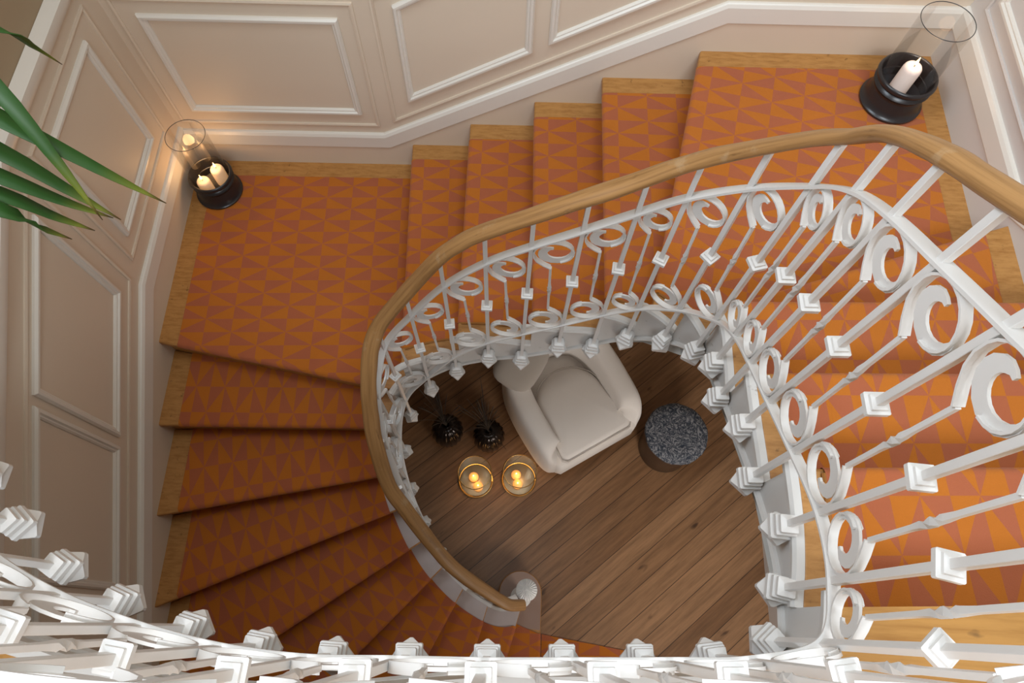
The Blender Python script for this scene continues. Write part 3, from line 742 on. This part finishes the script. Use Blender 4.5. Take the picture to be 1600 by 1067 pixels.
# armchair
ch = empty('armchair', (.636, 1.221, 0), 'cream upholstered tub armchair with rounded arms below the stairs', 'armchair')
ang = math.atan2(.536, .844); ch.rotation_euler = (0, 0, ang)
U = [(-.335, .0, .50), (-.385, .03, .55), (-.415, .12, .60), (-.425, .30, .63), (-.42, .50, .67), (-.39, .66, .73), (-.31, .80, .78), (-.17, .885, .80), (0, .91, .80), (.17, .885, .80), (.31, .80, .78), (.39, .66, .73), (.42, .50, .67), (.425, .30, .63), (.415, .12, .60), (.375, .02, .55), (.31, -.03, .50)]
bm = bmesh.new(); Rg = []; th = .175; NU = (len(U) - 1) * 4
for i in range(NU + 1):
    q = crv(U, i / 4); a = crv(U, max(0, i / 4 - .1)); b = crv(U, min(len(U) - 1, i / 4 + .1)); tt = (b - a); tt.z = 0; tt.normalize()
    nn = Vector((tt.y, -tt.x, 0))   # inward
    endf = min(1, (min(i, NU - i) + 1.2) / 5) ** .5
    zt = q.z * (.86 + .14 * endf); zb = .13; h = (zt - zb) / 2; cz = (zt + zb) / 2; T = th * (.55 + .45 * endf) / 2; ring = []
    for k in range(20):
        a_ = 2 * PI * k / 20; ca, sa = math.cos(a_), math.sin(a_)
        px = T * math.copysign(abs(ca) ** .55, ca); pz = h * math.copysign(abs(sa) ** .42, sa)
        ring.append(Vector((q.x, q.y, cz)) + nn * (T + px) + Vector((0, 0, pz)) + nn * (.03 * (cz + pz > .5) * 0))
    Rg.append(ring)
rings(bm, Rg); link('backrest_and_arms', bm, CREAM, ch, angle=70)
def dshape(w0, w1, d0, d1, n=24):
    pts = [(-w0, d0), (w0, d0), (w0 + (w1 - w0) * .5, d0 + (d1 - d0) * .35)]
    pts = []
    for k in range(n + 1):
        a = PI * k / n; pts.append((w1 * math.cos(a), d1 - w1 * .9 + w1 * .9 * math.sin(a)))
    pts = [(-w0 + .03, d0), (w0 - .03, d0), (w0, d0 + .03)] + pts + [(-w0, d0 + .03)]
    return pts
def cushion(bm, poly, z0, z1, r):
    c = Vector((sum(p[0] for p in poly) / len(poly), sum(p[1] for p in poly) / len(poly)))
    lv = []
    for k in range(7):
        a = -PI / 2 + PI * k / 6; ins = r * (1 - math.cos(a)); z = (z0 + z1) / 2 + (z1 - z0) / 2 * math.sin(a)
        lv.append([Vector((*(c + (Vector(p) - c) * (1 - ins / max(.05, (Vector(p) - c).length))), z)) for p in poly])
    lv.append([Vector((*(c + (Vector(p) - c) * .55), z1 + .012)) for p in poly])
    lv.append([Vector((*(c + (Vector(p) - c) * .08), z1 + .018)) for p in poly])
    rings(bm, lv)
bm = bmesh.new(); cushion(bm, dshape(.285, .255, -.02, .60), .34, .465, .05); cu = link('seat_cushion', bm, CREAM, ch, angle=70)
pp = dshape(.287, .257, -.022, .602); bm = bmesh.new(); tube(bm, [(x * .985, y * .985 + .004, .446) for x, y in pp + [pp[0]]], .0035, 6); link('piping', bm, PIPING, cu)
bm = bmesh.new(); cushion(bm, dshape(.33, .34, -.035, .80), .13, .345, .03); link('seat_base', bm, CREAM, ch, angle=70)
for sx, sy in ((-.27, .05), (.27, .05), (-.25, .72), (.25, .72)):
    bm = bmesh.new(); lathe(bm, [(.012, 0), (.020, .14)], (sx, sy, 0), seg=14); link('leg', bm, TBODY, ch)
# back pillow on the chair
bm = bmesh.new(); Rg = []
for i in range(17):
    a = -PI / 2 + PI * i / 16; r = max(.02, math.cos(a)) ** .55; Rg.append([Vector((.20 * r * math.copysign(abs(math.cos(b)) ** .6, math.cos(b)), .16 * r * math.copysign(abs(math.sin(b)) ** .6, math.sin(b)), .07 * math.sin(a))) for b in [2 * PI * k / 24 for k in range(24)]])
rings(bm, Rg); pl = link('scatter_cushion', bm, CREAMP, angle=70); tag(pl, 'beige scatter cushion resting on the left arm of the cream armchair', 'cushion')
pl.location = (.07, 1.68, .72); pl.rotation_euler = (math.radians(16), math.radians(-12), ang + .5)
# side table
st = empty('side_table', (1.193, 1.315, 0), 'round side table with dark grey felted top beside the armchair', 'side table')
bm = bmesh.new(); lathe(bm, [(.185, 0), (.190, .01), (.190, .385), (.185, .395)], seg=56); link('drum_body', bm, TBODY, st, angle=50)
bm = bmesh.new(); lathe(bm, [(.200, .392), (.217, .40), (.222, .415), (.220, .432), (.208, .446), (.15, .452), (.001, .454)], seg=64, flute=lambda a, z: 1 + .008 * math.sin(9 * a) + .006 * math.sin(23 * a + z * 40)); link('top', bm, FUR, st, angle=60)

# ------------------------------------------------------------------ palm on the top landing, fronds hanging into the well
palm = empty('potted_palm', (-1.50, -.05, 3.6), 'green potted palm on the top landing, its long leaflets hanging over the stair well', 'potted plant')
bm = bmesh.new(); lathe(bm, [(.10, 0), (.13, .01), (.165, .26), (.172, .28), (.165, .285), (.155, .27), (.12, .26)], seg=36); link('pot', bm, POT, palm)
bm = bmesh.new(); lathe(bm, [(.152, .255), (.08, .262), (.001, .265)], seg=30); link('soil', bm, SOIL, palm)
def blade(bm, uvl, P, wmax, up=Vector((0, 0, 1)), n=14):
    P = [Vector(p) for p in P]; V = []
    for i in range(n + 1):
        f = i / n; c = crv(P, f * (len(P) - 1)); t = (crv(P, min(1, f + .02) * (len(P) - 1)) - crv(P, max(0, f - .02) * (len(P) - 1))).normalized()
        s = t.cross(up).normalized(); k = t.cross(s).normalized(); w = 1.3 * wmax * (min(1, .45 + f * 2.2)) * max(0.02, 1 - f ** 2.2)
        V.append([bm.verts.new(c - s * w), bm.verts.new(c + k * w * .28), bm.verts.new(c + s * w)])
    for i in range(n):
        for j in (0, 1):
            fc = bm.faces.new((V[i][j], V[i][j + 1], V[i + 1][j + 1], V[i + 1][j]))
            for l in fc.loops:
                ii = i if l.vert in V[i] else i + 1; l[uvl].uv = (([*V[ii]].index(l.vert)) / 2, ii / n)
def frond(name, rach, blades, wmax):
    bm = bmesh.new(); tube(bm, [tuple(Vector(p) - Vector((-1.5, -.05, 3.6))) for p in rach], [.007] * (len(rach) - 1) + [.003], 6)
    fr = link(name, bm, LEAF, palm)
    for b in blades:
        bm = bmesh.new(); uvl = bm.loops.layers.uv.new('UVMap')
        blade(bm, uvl, [tuple(Vector(p) - Vector((-1.5, -.05, 3.6))) for p in b[0]], b[1]); lf = link('leaflet', bm, LEAF, fr, angle=80)
        so = lf.modifiers.new('thickness', 'SOLIDIFY'); so.thickness = .0012
frond('frond', [(-1.50, -.05, 3.86), (-1.42, .10, 4.20), (-1.25, .35, 4.40), (-1.08, .58, 4.42), (-.96, .72, 4.40)],
      [([(-1.00, .67, 4.42), (-.86, .655, 4.39), (-.745, .640, 4.30), (-.655, .632, 4.20), (-.596, .633, 4.12)], .0135),
       ([(-.98, .70, 4.42), (-.83, .715, 4.42), (-.745, .665, 4.35), (-.70, .615, 4.25), (-.672, .575, 4.15)], .0125),
       ([(-1.05, .62, 4.41), (-.90, .640, 4.35), (-.790, .627, 4.25), (-.725, .615, 4.17), (-.676, .608, 4.10)], .0135),
       ([(-1.08, .58, 4.40), (-.92, .607, 4.32), (-.800, .602, 4.22), (-.74, .606, 4.15), (-.69, .611, 4.10)], .013),
       ([(-1.12, .53, 4.38), (-.94, .575, 4.30), (-.807, .583, 4.20), (-.765, .590, 4.13), (-.728, .596, 4.08)], .013),
       ([(-1.16, .48, 4.36), (-.95, .540, 4.28), (-.800, .556, 4.20), (-.78, .567, 4.13), (-.762, .577, 4.08)], .013),
       ([(-.96, .72, 4.42), (-.85, .70, 4.45), (-.719, .717, 4.40), (-.735, .765, 4.32), (-.747, .801, 4.25)], .006),
       ([(-1.20, .42, 4.38), (-1.30, .60, 4.30), (-1.36, .75, 4.15)], .013), ([(-1.10, .56, 4.42), (-1.18, .78, 4.32), (-1.22, .92, 4.15)], .013)], .013)
rp = random.Random(3)
for k in range(6):
    a = 2.4 + k * .75; dx, dy = math.cos(a), math.sin(a)
    Rr = [(-1.5 + dx * r, -.05 + dy * r, 3.86 + h) for r, h in ((0, 0), (.04, .3), (.12, .55), (.22, .70), (.30, .72))]
    if Rr[-1][0] < -1.72: Rr = [(max(-1.62, x), y, z) for x, y, z in Rr]
    bl = []
    for q in range(1, 9):
        c = crv(Rr, q / 2); 
        for s in (-1, 1):
            e = Vector((dx * .12 - s * dy * .20, dy * .12 + s * dx * .20, -.10)); tip = c + e; tip.x = max(-1.66, tip.x)
            bl.append(([tuple(c), tuple(c + e * .5 + Vector((0, 0, .04))), tuple(tip)], .011))
    frond('frond', Rr, bl, .011)
